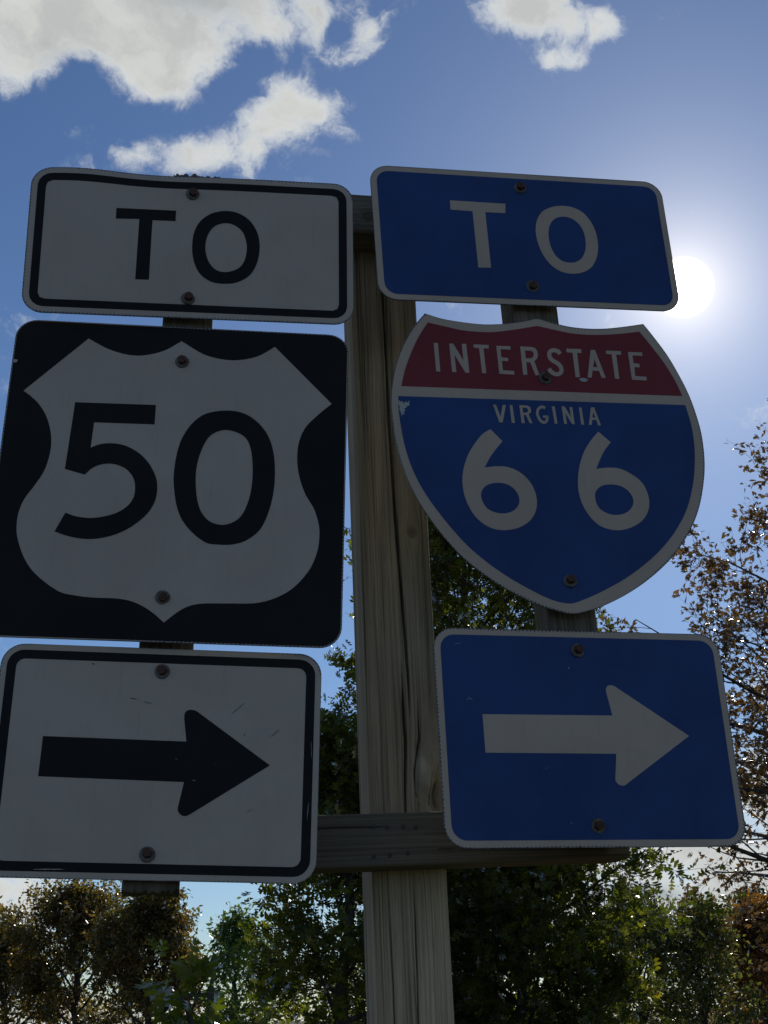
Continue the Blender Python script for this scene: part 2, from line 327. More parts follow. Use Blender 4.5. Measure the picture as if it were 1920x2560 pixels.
def timber(name, w, d, zs, mat, parent, frame, r=0.006, nf=60, ns=16, seed=0, cracks=(), knots=(), feats=(), amp=1.0, ragged=0.0, stain=None):
    """beam along local z; frame(lx, ly, z) -> world points; cracks: (z list, x list, half width, depth) on the front"""
    P = rounded(w, d, r, nf, ns); n = len(P); zs = np.asarray(zs, float); m = len(zs)
    nxt = np.roll(P, -1, 0); prv = np.roll(P, 1, 0); t = nxt - prv; t /= np.linalg.norm(t, axis=1)[:, None]
    nrm = np.stack([t[:, 1], -t[:, 0]], 1)
    s_ = np.concatenate([[0], np.cumsum(np.linalg.norm(nxt - P, axis=1))[:-1]]) - w / 2 + r
    S_, Z_ = np.meshgrid(s_, zs); LX = np.broadcast_to(P[:, 0], (m, n)).copy(); LY = np.broadcast_to(P[:, 1], (m, n)).copy()
    G = S_.copy(); KN = np.zeros_like(G); PA = np.zeros_like(G); DI = np.zeros_like(G)
    G += 0.010 * (fb(S_ * 9 + seed, Z_ * 1.7 + seed * 3.1) - 0.47)
    front = (LY < -d / 2 + r * 1.01) & (np.abs(LX) <= w / 2)
    for (kx, kz, kr) in knots:
        dx = (LX - kx); dz = (Z_ - kz); q = np.sqrt(dx ** 2 + (dz * 0.8) ** 2) + 1e-6
        push = kr * 1.0 * np.exp(-(dx / (kr * 2.2)) ** 2 - (dz / (kr * 3.6)) ** 2)
        G = np.where(front, G - np.sign(dx) * push * np.minimum(1, np.abs(dx) / kr), G)
        inside = front & (q < kr)
        G = np.where(inside, 3 + q * 0.9, G)
        KN = np.maximum(KN, np.where(front, np.clip((kr * 1.08 - q) / (kr * 0.35), 0, 1) * (0.55 + 0.45 * fb(q * 500 + 3, Z_ * 20)), 0))
        DI -= np.where(front, 0.0016 * np.exp(-((q - kr) / 0.0022) ** 2), 0) * amp
    ridge = (fb(G * 170 + seed * 7, Z_ * 1.1, 3) - 0.43)
    DI += amp * (0.0022 * ridge + 0.0035 * (fb(G * 22 + seed, Z_ * 0.8 + seed, 2) - 0.38))
    for (cz, cx_, hw, dep) in cracks:
        cxz = np.interp(Z_, cz, cx_) + 0.0016 * (fb(Z_ * 30 + seed, Z_ * 0 + 1.3) - 0.47)
        live = (Z_ >= min(cz)) & (Z_ <= max(cz)) & front
        taper = np.clip(np.minimum(Z_ - min(cz), max(cz) - Z_) / 0.08, 0.05, 1)
        ww = hw * taper * (0.6 + 0.9 * fb(Z_ * 14 + seed * 2, Z_ * 0 + 7))
        DI -= np.where(live, dep * np.exp(-(np.abs(LX - cxz) / ww) ** 3), 0)
    for (fx, fz, rx, rz, h_, pale, ang_) in feats:
        ca, sa = math.cos(ang_), math.sin(ang_); dx = (LX - fx) * ca + (Z_ - fz) * sa; dz = -(LX - fx) * sa + (Z_ - fz) * ca
        e = np.exp(-((dx / rx) ** 2 + (dz / rz) ** 2) ** 1.5) * (0.75 + 0.5 * fb(LX * 120, Z_ * 60))
        DI += np.where(front, h_ * e, 0); PA += np.where(front, pale * e, 0)
    LX += nrm[:, 0] * DI; LY += nrm[:, 1] * DI
    ZZ = Z_.copy()
    if ragged:
        ZZ[0] += ragged * (vn(S_[0] * 260, S_[0] * 0) - 0.5); ZZ[-1] += ragged * (vn(S_[0] * 260, S_[0] * 0 + 9) - 0.5)
    V = frame(LX.ravel(), LY.ravel(), ZZ.ravel())
    idx = np.arange(m * n).reshape(m, n); a = idx[:-1]; b = np.roll(idx, -1, 1)[:-1]; c = np.roll(idx, -1, 1)[1:]; e_ = idx[1:]
    Q = np.stack([a, b, c, e_], -1).reshape(-1, 4)
    # caps: fan to centre
    cb = frame(np.array([0.0]), np.array([0.0]), np.array([zs[0]])); ct = frame(np.array([0.0]), np.array([0.0]), np.array([zs[-1]]))
    V = np.concatenate([V, cb, ct]); nb_ = m * n
    bot = np.stack([np.roll(idx[0], -1), idx[0], np.full(n, nb_)], -1); top = np.stack([idx[-1], np.roll(idx[-1], -1), np.full(n, nb_ + 1)], -1)
    loops = np.concatenate([Q.ravel(), bot.ravel(), top.ravel()]); tot = np.concatenate([np.full(len(Q), 4), np.full(2 * n, 3)]); st = np.concatenate([[0], np.cumsum(tot)[:-1]])
    me = fast_mesh(name, V, loops, st, tot); shade(me)
    at_ = me.attributes.new('grain', 'FLOAT_VECTOR', 'POINT'); gv = np.zeros((len(V), 3), np.float32); gv[:m * n, 0] = G.ravel() + seed; gv[:m * n, 1] = Z_.ravel(); gv[m * n:, 0] = seed; at_.data.foreach_set('vector', gv.ravel())
    ST = np.zeros_like(G)
    if stain: ST = stain(LX, Z_)
    for nm, A_ in (('knot', KN), ('pale', PA), ('stain', ST)):
        q_ = me.attributes.new(nm, 'FLOAT', 'POINT'); v_ = np.zeros(len(V), np.float32); v_[:m * n] = np.clip(A_.ravel(), 0, 1); q_.data.foreach_set('value', v_)
    o = link(name, me, mat, parent); return o

FRAME_LOC = (0.031, 2.55, 0.0)
frame_root = empty('sign_frame', FRAME_LOC)
tag(frame_root, 'weathered square timber sign post with two crossbars and two upright boards holding six road signs', 'sign post')
FL = np.array(FRAME_LOC)
PD = 2.281754481068498           # distance of the sign plane at x = 0
def planepoint(x, off): return np.array([x, PD + math.tan(YAW) * x + off / math.cos(YAW), 0.0])
def post_frame(lx, ly, z):
    c0 = np.array([0.0, 2.470 + 0.065 / math.cos(YAW), 0.0])
    xc = 0.0285 - 0.0225 * (z - EYE)
    P_ = c0[None] + np.stack([xc, xc * math.tan(YAW), z * 1.0], 1) + lx[:, None] * EX + ly[:, None] * EY
    return P_ - FL
zE = EYE
zs = np.concatenate([np.linspace(-0.3, zE - 0.12, 60)[:-1], np.arange(zE - 0.12, zE + 1.615, 0.0035)])
timber('post', 0.135, 0.135, zs, M_POST, frame_root, post_frame, r=0.009, nf=130, ns=30, seed=1,
    stain=lambda x, z: np.clip((fb(x * 26 + 4, z * 2.3 + 11) - 0.50) * 2.5, 0, 0.25), amp=1.0, ragged=0.004,
    cracks=[([zE + z for z in (0.52, 0.533, 0.599, 0.733, 0.827, 0.974, 1.123, 1.297, 1.397, 1.52)], [0.0150, 0.0146, 0.0138, 0.0098, 0.006, 0.0019, -0.0009, -0.0014, -0.0025, -0.015], 0.0022, 0.020),
            ([zE + z for z in (0.30, 0.359, 0.469, 0.566, 0.62)], [-0.002, -0.0013, 0.0035, 0.0025, 0.0018], 0.0021, 0.020),
            ([zE + z for z in (-0.3, -0.008, 0.096, 0.24)], [0.004, 0.0047, 0.0061, 0.0073], 0.0013, 0.014),
            ([zE + z for z in (0.355, 0.38, 0.42, 0.445, 0.48, 0.55)], [0.0235, 0.0185, 0.0175, 0.022, 0.029, 0.030], 0.0016, 0.014),
            ([zE + z for z in (0.36, 0.39, 0.41, 0.43)], [0.040, 0.046, 0.047, 0.055], 0.0014, 0.010),
            ([zE + z for z in (-0.2, 0.0, 0.2)], [-0.034, -0.036, -0.039], 0.0008, 0.006),
            ([zE + z for z in (1.0, 1.2, 1.38)], [-0.045, -0.046, -0.043], 0.0007, 0.005),
            ([zE + z for z in (0.5, 0.75, 1.1)], [0.052, 0.054, 0.055], 0.0007, 0.005)],
    knots=[(0.035, zE + 0.881, 0.010), (0.062, zE + 0.372, 0.022)],
    feats=[(0.035, zE + 0.415, 0.014, 0.033, 0.016, 1.0, 0.25), (0.060, zE + 0.378, 0.013, 0.030, -0.022, 0.0, 0.1), (0.050, zE + 0.440, 0.014, 0.035, 0.006, 0.2, 0.1), (0.030, zE + 0.62, 0.03, 0.3, 0.001, 0.18, 0.0), (0.066, zE + 0.47, 0.012, 0.05, 0.010, 0.1, 0.0)])
def arm_frame(z0, slope, off):
    def f(lx, ly, z):          # beam runs along world EX ; local x -> up, local y -> depth
        c0 = planepoint(0.0, off)
        return c0[None] + z[:, None] * EX + np.stack([0 * z, 0 * z, z0 + slope * z], 1) + (-lx)[:, None] * EZ + ly[:, None] * EY - FL
    return f
nails = [(0.035, 0.02), (0.035, -0.03), (-0.02, 0.025), (0.07, 0.022), (0.068, -0.028), (0.1, 0.03)]
BO = 0.017      # gap from sign plane to the front of the upright boards
BD = 0.089
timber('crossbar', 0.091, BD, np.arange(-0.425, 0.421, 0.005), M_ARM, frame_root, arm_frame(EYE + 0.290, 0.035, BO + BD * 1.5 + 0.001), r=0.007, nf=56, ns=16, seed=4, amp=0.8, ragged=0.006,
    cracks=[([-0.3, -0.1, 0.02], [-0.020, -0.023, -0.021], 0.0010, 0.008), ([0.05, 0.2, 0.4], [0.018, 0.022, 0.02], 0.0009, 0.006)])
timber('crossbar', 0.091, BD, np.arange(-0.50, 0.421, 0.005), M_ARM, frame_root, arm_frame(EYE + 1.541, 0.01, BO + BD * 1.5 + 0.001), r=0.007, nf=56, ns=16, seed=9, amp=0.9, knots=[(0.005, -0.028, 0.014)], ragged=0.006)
def board_frame(xa, za, xb, zb):
    def f(lx, ly, z):
        x = xa + (xb - xa) * (z - za) / (zb - za)
        X = np.stack([x, PD + math.tan(YAW) * x + (BO + BD / 2) / math.cos(YAW), z], 1)
        return X + lx[:, None] * EX + ly[:, None] * EY - FL
    return f
zb = np.arange(EYE + 0.197, EYE + 1.5445, 0.006)
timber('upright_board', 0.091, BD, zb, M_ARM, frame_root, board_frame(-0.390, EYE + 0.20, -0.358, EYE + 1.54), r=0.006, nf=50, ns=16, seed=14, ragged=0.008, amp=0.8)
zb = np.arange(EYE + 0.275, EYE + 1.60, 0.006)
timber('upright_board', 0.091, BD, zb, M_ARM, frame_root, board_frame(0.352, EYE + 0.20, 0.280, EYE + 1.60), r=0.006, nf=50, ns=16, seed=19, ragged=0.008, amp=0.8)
def disc_bm(r, h_, n=20, r2=None):
    V = []; F = []
    r2 = r2 or r
    for k, (yy, rr) in enumerate(((0, r), (-h_, r2))):
        for i in range(n): a = 2 * math.pi * i / n; V.append((rr * math.cos(a), yy, rr * math.sin(a)))
    for i in range(n): F.append((i, (i + 1) % n, n + (i + 1) % n, n + i))
    F.append(tuple(range(n, 2 * n))); return V, F
nail_me = mesh('nail_head', *disc_bm(0.0038, 0.0008, 10)); nail_me.materials.append(M_DARKM)
for (nx, nz) in [(-0.028, 0.022), (-0.004, 0.020), (0.024, 0.021), (0.046, 0.019), (-0.028, -0.028), (0.0, -0.026), (0.031, -0.024)]:
    p = planepoint(0.0, BO + BD - 0.0005) + nx * EX + np.array([0, 0, EYE + 0.290 + 0.035 * nx + nz]) - FL
    o = link('nail', nail_me, None, frame_root); o.matrix_local = Matrix.Translation(Vector(p)) @ Matrix.Rotation(YAW, 4, 'Z')

# ------------------------------------------------------------------ signs
ART = json.loads('''{"l50_shield":[[-172.7,270.3,1],[-130,248.5],[-83.1,239.5],[-37.7,250.8],[-3.5,274.2,1],[42.7,247.5],[91.9,239.6],[136,249.8],[168.2,272.2,1],[276.2,159.2,1],[254.5,138.2],[230.2,108.8],[218.8,75.7],[217.7,38.9],[223.3,7.3],[234.6,-23.7],[249.8,-49.7],[258.7,-75.9],[261.4,-97.7],[259,-128.3],[249.1,-158.8],[233.9,-182.9],[212.8,-204.9],[185.8,-220.7],[156.6,-229.4],[115.4,-231.8],[68.4,-233.6],[45.3,-238.6],[26.6,-249.7],[3.9,-269.9,1],[-15.9,-253.4],[-36.3,-241],[-56.4,-233.4],[-80,-230.2],[-118.7,-230.1],[-146.1,-227.8],[-173.7,-222.2],[-204.8,-202.6],[-228.5,-180.5],[-245.1,-153.8],[-256.3,-124.4],[-259.4,-107.3],[-259.2,-81.4],[-252.3,-54.8],[-237.5,-27.7],[-224.5,-0.4],[-218.6,26.8],[-217.4,54],[-221.9,81.2],[-232.1,108.4],[-246.7,130.8],[-262.7,146.3],[-277.4,156.8,1]],"l50_five":[[-184,138.3,1],[-40.3,140.3,1],[-39.8,101.1,1],[-146.7,99.8,1],[-148.2,49.7,1],[-133.4,56.8],[-113.4,60.1],[-88.6,56.8],[-63.1,43.4],[-43.2,23.1],[-30.5,-0.2],[-25.8,-20.1],[-27.1,-45.4],[-36.2,-67.9],[-52.6,-87.8],[-73.1,-104.4],[-97.7,-116.7],[-124.8,-123.5],[-148.4,-124],[-172.4,-119.9],[-194.4,-112.7,1],[-179.5,-76.9,1],[-160.3,-83],[-136.3,-85],[-112.8,-80.9],[-89.7,-72],[-73,-57.7],[-65.1,-41.9],[-64.1,-24.1],[-67.9,-7.3],[-78.4,7.4],[-93.4,16.6],[-111.9,20.2],[-129.7,16.7],[-143.1,8.8],[-153.2,-3.3,1],[-188.7,6.2,1]],"l50_zero":[[[85,135.5],[116.5,132],[142.3,116],[162.1,91.4],[173.8,59.6],[178.9,18.8],[177.5,-26.3],[169.1,-66.6],[156.3,-95.7],[133.1,-116.3],[109.5,-124.2],[85.6,-125.2],[65.5,-122.6],[42.5,-106.3],[23.1,-84.1],[11.3,-58.3],[4.1,-25.4],[1.1,5.8],[3.9,46.7],[11.9,79.2],[28.5,108.8],[50.1,127.2]],[[87.2,96.4],[108.1,92.4],[125.3,80.3],[134.7,57.7],[139.5,16.9],[138.4,-19.2],[131.9,-50.6],[120.9,-73.2],[103.4,-85.4],[87.5,-87.8],[69,-82],[53.9,-65.2],[45.2,-41.3],[40.7,-10.3],[40.3,21.2],[46.5,53.4],[57.2,79.2],[70.9,91.4]]],"lto_t":[[-144,73.6,1],[-32.5,74,1],[-32.9,51.3,1],[-75.8,50.9,1],[-77.3,-76,1],[-102.3,-76.3,1],[-100.4,52,1],[-144.2,50.5,1]],"lto_o":[[[60.8,78.9],[85.1,75.3],[107.3,59.8],[121.8,34.4],[126.7,4.6],[122.8,-27.9],[110.3,-55.7],[88.1,-72.5],[64.6,-77.6],[38.7,-75],[16.8,-59.5],[4.5,-34.1],[0.1,-4.7],[2.5,27.8],[13.5,53.5],[34.7,71.9]],[[61.5,52.2],[79.1,48.1],[93.3,35.3],[100.7,15.7],[102.4,-4.2],[98.5,-26.7],[87.5,-43.6],[66.1,-52.6],[46.7,-49.6],[33.3,-35.1],[25.8,-13.3],[25.2,9],[30.7,29.3],[42,45]]],"lar_arrow":[[-185.4,35.3,1],[46.8,33.4,1],[40.9,72,1],[41.5,81.4],[46.1,85.9],[53,86.9],[59.9,85.2],[65.5,81.5,1],[185.5,-1.9,1],[60.4,-84.8,1],[54.7,-87.6],[48.8,-87.7],[43.4,-84.5],[40.1,-79.4],[40.1,-73.5,1],[47.2,-33.3,1],[-186.4,-30.5,1]],"rto_t":[[-147.4,78.5,1],[-33.6,77.7,1],[-36.2,55.8,1],[-77.2,55.4,1],[-77.7,-72.1,1],[-103.3,-72.9,1],[-103.2,55.9,1],[-147.8,56.9,1]],"rto_o":[[[84,80.4],[105.7,78.5],[126.4,67.7],[140.9,46.7],[148.7,19.9],[149.1,-11.4],[142.2,-38.6],[128.3,-60.7],[109,-72.8],[86.9,-77.1],[65.9,-73.5],[46.1,-59.7],[32,-36.7],[24.5,-10.5],[22.6,16.2],[27.3,40.8],[40.9,63.4],[61.6,75.7]],[[78.5,54.3],[95.5,53.7],[111.3,44.3],[121.4,27.5],[124.6,6],[122,-18.3],[113.3,-37.6],[102.5,-47.7],[87.5,-52.2],[71.1,-49.4],[58.1,-37.9],[50,-17],[48,6.9],[51.9,28.8],[62,45.6]]],"rar_arrow":[[-187.5,35.5,1],[47.2,36,1],[40.8,76.8,1],[40.7,83.9],[44.8,89.5],[51,90.8],[57.7,88.8],[62.4,85.5,1],[185.1,1.1,1],[61,-82.5,1],[55.5,-86.1],[49.2,-86.5],[43.2,-83.7],[39.7,-77.8],[40,-71.8,1],[46.4,-31.6,1],[-187.2,-31.2,1]],"sh_outer":[[-212.6,308.7,1],[-181.5,299.4],[-140.8,293.8],[-95.1,291.5],[-48.4,296.4],[-15.1,303.6],[4.2,310],[11.3,311],[18.3,310.3],[41.2,304],[73.5,297.1],[111.1,294.8],[149.5,297.1],[188.7,303.7],[230.5,312.5,1],[250.8,280.2],[272.1,242.4],[290,199.6],[303.3,159.6],[311.7,119.7],[316.8,75.2],[315.4,26.1],[308.2,-17.7],[292.1,-70.6],[271.7,-113.4],[242.5,-155.7],[207.7,-192.9],[164.8,-227.3],[121.3,-254.6],[79.3,-274.9],[47.6,-286.2],[23.1,-292.1],[10.2,-292.3],[-8.7,-288.2],[-41.9,-278.2],[-74.5,-263.1],[-114.9,-239.9],[-154.7,-209.7],[-186.2,-179.6],[-213.3,-144.9],[-236.3,-108.9],[-257,-68.9],[-273.4,-23.8],[-283.6,22.1],[-288.6,68.8],[-289.4,116.4],[-283.9,160.1],[-273,202.3],[-257.5,240.3],[-237.3,276.7]],"sh_red":[[-208.5,288.6,1],[-173.7,281.6],[-137.7,275.1],[-87.3,274.6],[-40.4,282.5],[9.6,294.3,1],[44.1,287.6],[81.2,281.6],[123.7,281],[172.1,285.9],[219.8,294,1],[240.9,261.4],[264.3,221.3],[280.5,183.8],[289.2,154.9,1],[-268.3,148.7,1],[-258.5,185.8],[-242.7,226.2],[-227.2,258.1]],"sh_blue":[[-275.2,127.6,1],[292.5,135.4,1],[298.3,94.2],[298.5,54.7],[294,15.5],[282.9,-32.9],[262.1,-85.6],[232.5,-130.6],[200.2,-165.8],[164.6,-196],[120.6,-225.9],[73.5,-250.9],[36.8,-266.8],[14.5,-273.2],[-15.2,-268.4],[-48,-253.6],[-88.5,-230.3],[-128.6,-201.7],[-164.2,-169.4],[-191.5,-136.7],[-218.5,-98.5],[-241.5,-59.3],[-258.1,-18.6],[-268.5,22.7],[-274.3,69.4],[-276.3,102.6]],"sh_six":[[[[-104,66.3,1],[-83,42.3,1],[-97.9,24.7],[-110.4,7.7],[-121.8,-12.4,1],[-98.7,-9.2],[-76.7,-10.3],[-55.5,-19.8],[-39.4,-36.6],[-30.4,-57.2],[-28.7,-80.2],[-34.8,-101],[-47.3,-117.3],[-65.9,-129.1],[-88.2,-135],[-109.8,-134.7],[-130.6,-126.2],[-148.6,-108.7],[-159.7,-86.3],[-165.2,-63.7],[-165.7,-36.2],[-160.2,-10.5],[-149.4,15.6],[-134.3,38.8],[-118.6,57.1]],[[-101.6,-42.3],[-82.1,-44.9],[-68.5,-54.7],[-61.6,-69.7],[-63.3,-83.5],[-73.7,-96.1],[-89.6,-102.5],[-106.9,-102.1],[-123.6,-94.4],[-132.2,-78.7],[-132.6,-62.7],[-121.9,-48.5]]],[[[107,70.3,1],[129.2,48.9,1],[114.5,30.5],[103,10.9],[93.9,-7.5,1],[117.1,-4.3],[139.8,-5.4],[161.4,-15.6],[180,-31.6],[188.6,-52.6],[189.8,-73.7],[184.1,-92.5],[171.8,-109.1],[152,-122.1],[128.5,-129.6],[106.2,-129.2],[84.9,-120.6],[69.1,-102.7],[58.4,-79.9],[54.1,-54.5],[55.5,-31],[61.9,-2.5],[72.7,24.1],[86.6,46.3]],[[117.4,-38.4],[137.6,-41],[152.2,-51.4],[159.2,-67.6],[154.9,-82.7],[142,-94.6],[125.6,-99.7],[107.7,-98.4],[91,-88.2],[84.9,-72.2],[86.4,-55.8],[98.8,-42.8]]]],"letters":[[[[-199.9,244.4,1],[-191.8,244.4,1],[-191.4,182.9,1],[-199.3,183.1,1]]],[[[-169.7,244.6,1],[-161.8,244.6,1],[-144.4,208.5,1],[-145.1,245.1,1],[-136.5,245.6,1],[-134.9,183.6,1],[-142.6,183.2,1],[-161.3,221.6,1],[-160.3,183.5,1],[-168.4,183.4,1]]],[[[-121.9,245.3,1],[-92.1,245.8,1],[-92.5,238.3,1],[-103,238.1,1],[-102.1,184.4,1],[-110.1,183.9,1],[-111.5,238,1],[-121.9,238.2,1]]],[[[-77,244.9,1],[-49.3,245.5,1],[-49.2,238.1,1],[-69.3,238.1,1],[-69.1,220.5,1],[-55.7,219.6,1],[-56.6,212.4,1],[-68.9,212.6,1],[-68.8,192.2,1],[-46.7,191.8,1],[-46.7,184.2,1],[-76.3,184.5,1]]],[[[-29.4,246.2,1],[-8.7,246.3,1],[-0.2,244.4],[3.7,237.5],[4.3,228.8],[1,220.7],[-4.3,215.7,1],[2.8,185.8,1],[-4.8,184.8,1],[-12.4,212.1,1],[-20.4,212.4,1],[-21,184.9,1],[-29.2,184.8,1]],[[-20.8,238,1],[-8.8,238,1],[-4.7,235.4],[-3.9,229.1],[-7.4,222.9],[-11.3,220.8,1],[-20.9,220.9,1]]],[[[53.1,236.8,1],[52.2,238.4,1],[50.8,241,1],[48.3,243.6,1],[45.2,245.2,1],[41.8,246,1],[38.3,246.2,1],[34.8,245.6,1],[31.3,244.4,1],[28,242.2,1],[25.4,239.1,1],[23.9,235.6,1],[23.3,232.2,1],[23.2,228.6,1],[23.7,224.9,1],[24.9,221.2,1],[26.9,218.2,1],[29.3,216,1],[31.9,213.9,1],[34.8,212.1,1],[37.6,210.5,1],[39.9,209,1],[41.6,207.3,1],[43,205.4,1],[43.9,203.6,1],[44.4,201.8,1],[44.5,199.9,1],[44.3,198,1],[44,196.8,1],[43.7,196.1,1],[43.2,195.5,1],[42.2,194.8,1],[40.5,194,1],[39,193.6,1],[37.6,193.7,1],[35.7,194.1,1],[33.9,194.9,1],[32.4,195.9,1],[30.9,197.1,1],[29.6,198.5,1],[28.6,200,1],[27.7,201.8,1],[27,203.2,1],[19.6,198,1],[20.4,196.6,1],[21.5,194.4,1],[23.1,192.1,1],[24.9,190.1,1],[27,188.3,1],[29.4,186.8,1],[32.2,185.7,1],[35.2,184.9,1],[38.5,184.8,1],[41.9,185.6,1],[45.1,187.1,1],[47.9,189.2,1],[50.2,191.9,1],[51.7,194.9,1],[52.4,198,1],[52.7,201.2,1],[52.5,204.7,1],[51.6,208.1,1],[50,211.2,1],[48,213.9,1],[45.5,216.4,1],[42.5,218.5,1],[39.6,220.1,1],[37.2,221.6,1],[35.1,223.3,1],[33.4,224.9,1],[32.3,226.3,1],[31.7,228.3,1],[31.4,230.6,1],[31.5,232.6,1],[31.8,234.2,1],[32.1,235.1,1],[32.5,235.6,1],[33.6,236.3,1],[35.4,236.9,1],[37.3,237.2,1],[39.4,237.1,1],[41.5,236.6,1],[42.9,235.9,1],[43.9,234.8,1],[44.9,233,1],[45.7,231.4,1]]],[[[63.2,246.8,1],[94.1,247.3,1],[93.1,238.8,1],[84.3,238.6,1],[84,185.3,1],[75.3,185,1],[75.2,238.4,1],[63.2,238.7,1]]],[[[112.8,246.8,1],[121.7,247.3,1],[136.4,186.5,1],[128,186.1,1],[124.7,201.3,1],[111.2,201.3,1],[107.9,185.7,1],[99.7,185.6,1]],[[118.4,227.4,1],[122.4,209,1],[113.3,209,1]]],[[[143.8,246.9,1],[174.8,247.4,1],[174.5,239.3,1],[164.1,239.2,1],[164,185.8,1],[155.4,185.6,1],[154.8,239.3,1],[143.8,239.4,1]]],[[[189.3,246.3,1],[218.4,247.1,1],[218.1,239.3,1],[197.7,239.5,1],[197.6,221.9,1],[209.4,221.2,1],[209.1,213.2,1],[198,213.6,1],[197.6,193.8,1],[220.5,193.1,1],[219.5,185.1,1],[189.8,185.5,1]]],[[[-94.6,117.9,1],[-89,118,1],[-82.1,93.1,1],[-75.8,118.3,1],[-69.6,118.6,1],[-79.1,81.7,1],[-85.4,81.4,1]]],[[[-62.2,118.6,1],[-56.9,118.8,1],[-55.3,81.4,1],[-61.5,81.5,1]]],[[[-43.3,119.2,1],[-29.7,119.5,1],[-23.4,117.2],[-21.2,110.7],[-22.2,105],[-27,100.7,1],[-21.3,82.4,1],[-26.3,82,1],[-32.4,99.2,1],[-37,99.2,1],[-36.1,81.8,1],[-42.1,81.8,1]],[[-37.7,114.5,1],[-30.2,114.4,1],[-27.1,110.8],[-27.8,106.4],[-32,103.8,1],[-37.3,103.8,1]]],[[[8.9,117,1],[7.8,118,1],[6.1,119.5,1],[3.6,120.6,1],[0.8,120.5,1],[-1.9,119.6,1],[-4.4,118.3,1],[-6.5,116.5,1],[-8.5,114.2,1],[-10.2,111.5,1],[-11.2,108.5,1],[-11.9,105.2,1],[-12.1,101.8,1],[-11.6,98.5,1],[-10.8,95.2,1],[-9.7,92.1,1],[-8.5,89.5,1],[-7.1,87.1,1],[-5.3,85.1,1],[-3.4,83.5,1],[-1.2,82.5,1],[1.2,82.1,1],[3.5,82.4,1],[5.8,83.4,1],[7.7,85,1],[9.2,87,1],[10.3,89.2,1],[11.1,91.4,1],[11.5,93.9,1],[11.8,96.3,1],[11.9,98,1],[6.7,97.7,1],[6.6,96,1],[6.4,93.9,1],[6,92.2,1],[5.5,90.7,1],[5,89.4,1],[4.4,88.7,1],[3.7,88.1,1],[2.9,87.7,1],[2.1,87.6,1],[1,87.8,1],[-0.3,88.4,1],[-1.5,89.4,1],[-2.8,90.9,1],[-3.9,92.7,1],[-4.9,94.9,1],[-5.8,97.5,1],[-6.5,100.3,1],[-6.9,102.9,1],[-6.7,105.3,1],[-6.3,107.7,1],[-5.6,109.6,1],[-4.6,111.2,1],[-3.4,112.6,1],[-2.1,113.7,1],[-0.6,114.5,1],[1,115,1],[1.9,115.1,1],[2.9,114.6,1],[4.1,113.5,1],[5.1,112.6,1]]],[[[1.3,99.6,1],[11.9,99.6,1],[11.1,94.8,1],[1.1,94.7,1]]],[[[20.8,119.9,1],[26.5,119.6,1],[28,83.4,1],[22.5,83.5,1]]],[[[40.1,120.6,1],[46.5,120.6,1],[56.3,98.5,1],[55.6,119.7,1],[61.2,119.8,1],[62,83.9,1],[57,84,1],[45.7,106.5,1],[47,83.6,1],[41.3,84,1]]],[[[74.6,120.1,1],[79.8,119.8,1],[80.6,83.6,1],[74.8,83.8,1]]],[[[98.6,121.2,1],[105.1,121.5,1],[114.1,83.7,1],[108.3,83.6,1],[106.5,94.5,1],[98.1,94.9,1],[96,84.1,1],[90.1,84.2,1]],[[101.7,111.5,1],[105.1,99.3,1],[99.1,99.9,1]]]],"bolts":{"LTO":[[-2.3,111.8],[-4,-112.1]],"L50":[[-0,231.5],[-1.1,-226.1]],"LAR":[[-1,150.6],[-3.7,-149.8]],"RTO":[[1,117.2],[2.1,-110.4]],"RSH":[[13.4,179.6],[18,-231]],"RAR":[[-4.7,153.4],[-0.4,-154.8]]},"chip":[[-275.2,119.9,1],[-272,115.3,1],[-268.8,117.8,1],[-266.1,112.2,1],[-262.3,117.2,1],[-259.4,114.4,1],[-253.8,120,1],[-256,113.2,1],[-254,109.9,1],[-259.8,107.7,1],[-261.8,103.3,1],[-265.8,102.2,1],[-263.5,97.5,1],[-267.1,95.4,1],[-264.9,88.8,1],[-269.1,91.5,1],[-271.2,85.7,1],[-272.4,94.2,1],[-275.1,99.8,1],[-273.5,105.6,1],[-275.9,109.3,1]],"chip2":[[81.6,181.8,1],[91.2,184.3,1],[100.1,180.7,1],[94.8,175.4,1],[85.6,176,1]],"chip3":[[-301.9,220,1],[-294.3,219,1],[-296.2,214.1,1],[-301.9,212.8,1]],"poses":{"LTO":[[0.01816,-0.00024,0.12279],[-0.3523,2.2217,1.3701]],"L50":[[-0.04336,0.03071,0.0859],[-0.3714,2.2255,0.903]],"LAR":[[-0.02882,0.02749,0.11019],[-0.3796,2.2237,0.402]],"RTO":[[-0.02834,-0.04357,0.19605],[0.2888,2.3282,1.4397]],"RAR":[[-0.06353,-0.01376,0.20809],[0.3464,2.3364,0.4528]],"RSH":[[-0.04594,-0.02867,0.20207],[0.3043,2.3302,0.9588]]},"cam":[0.356993198181085,0.017611651709911767]}''')
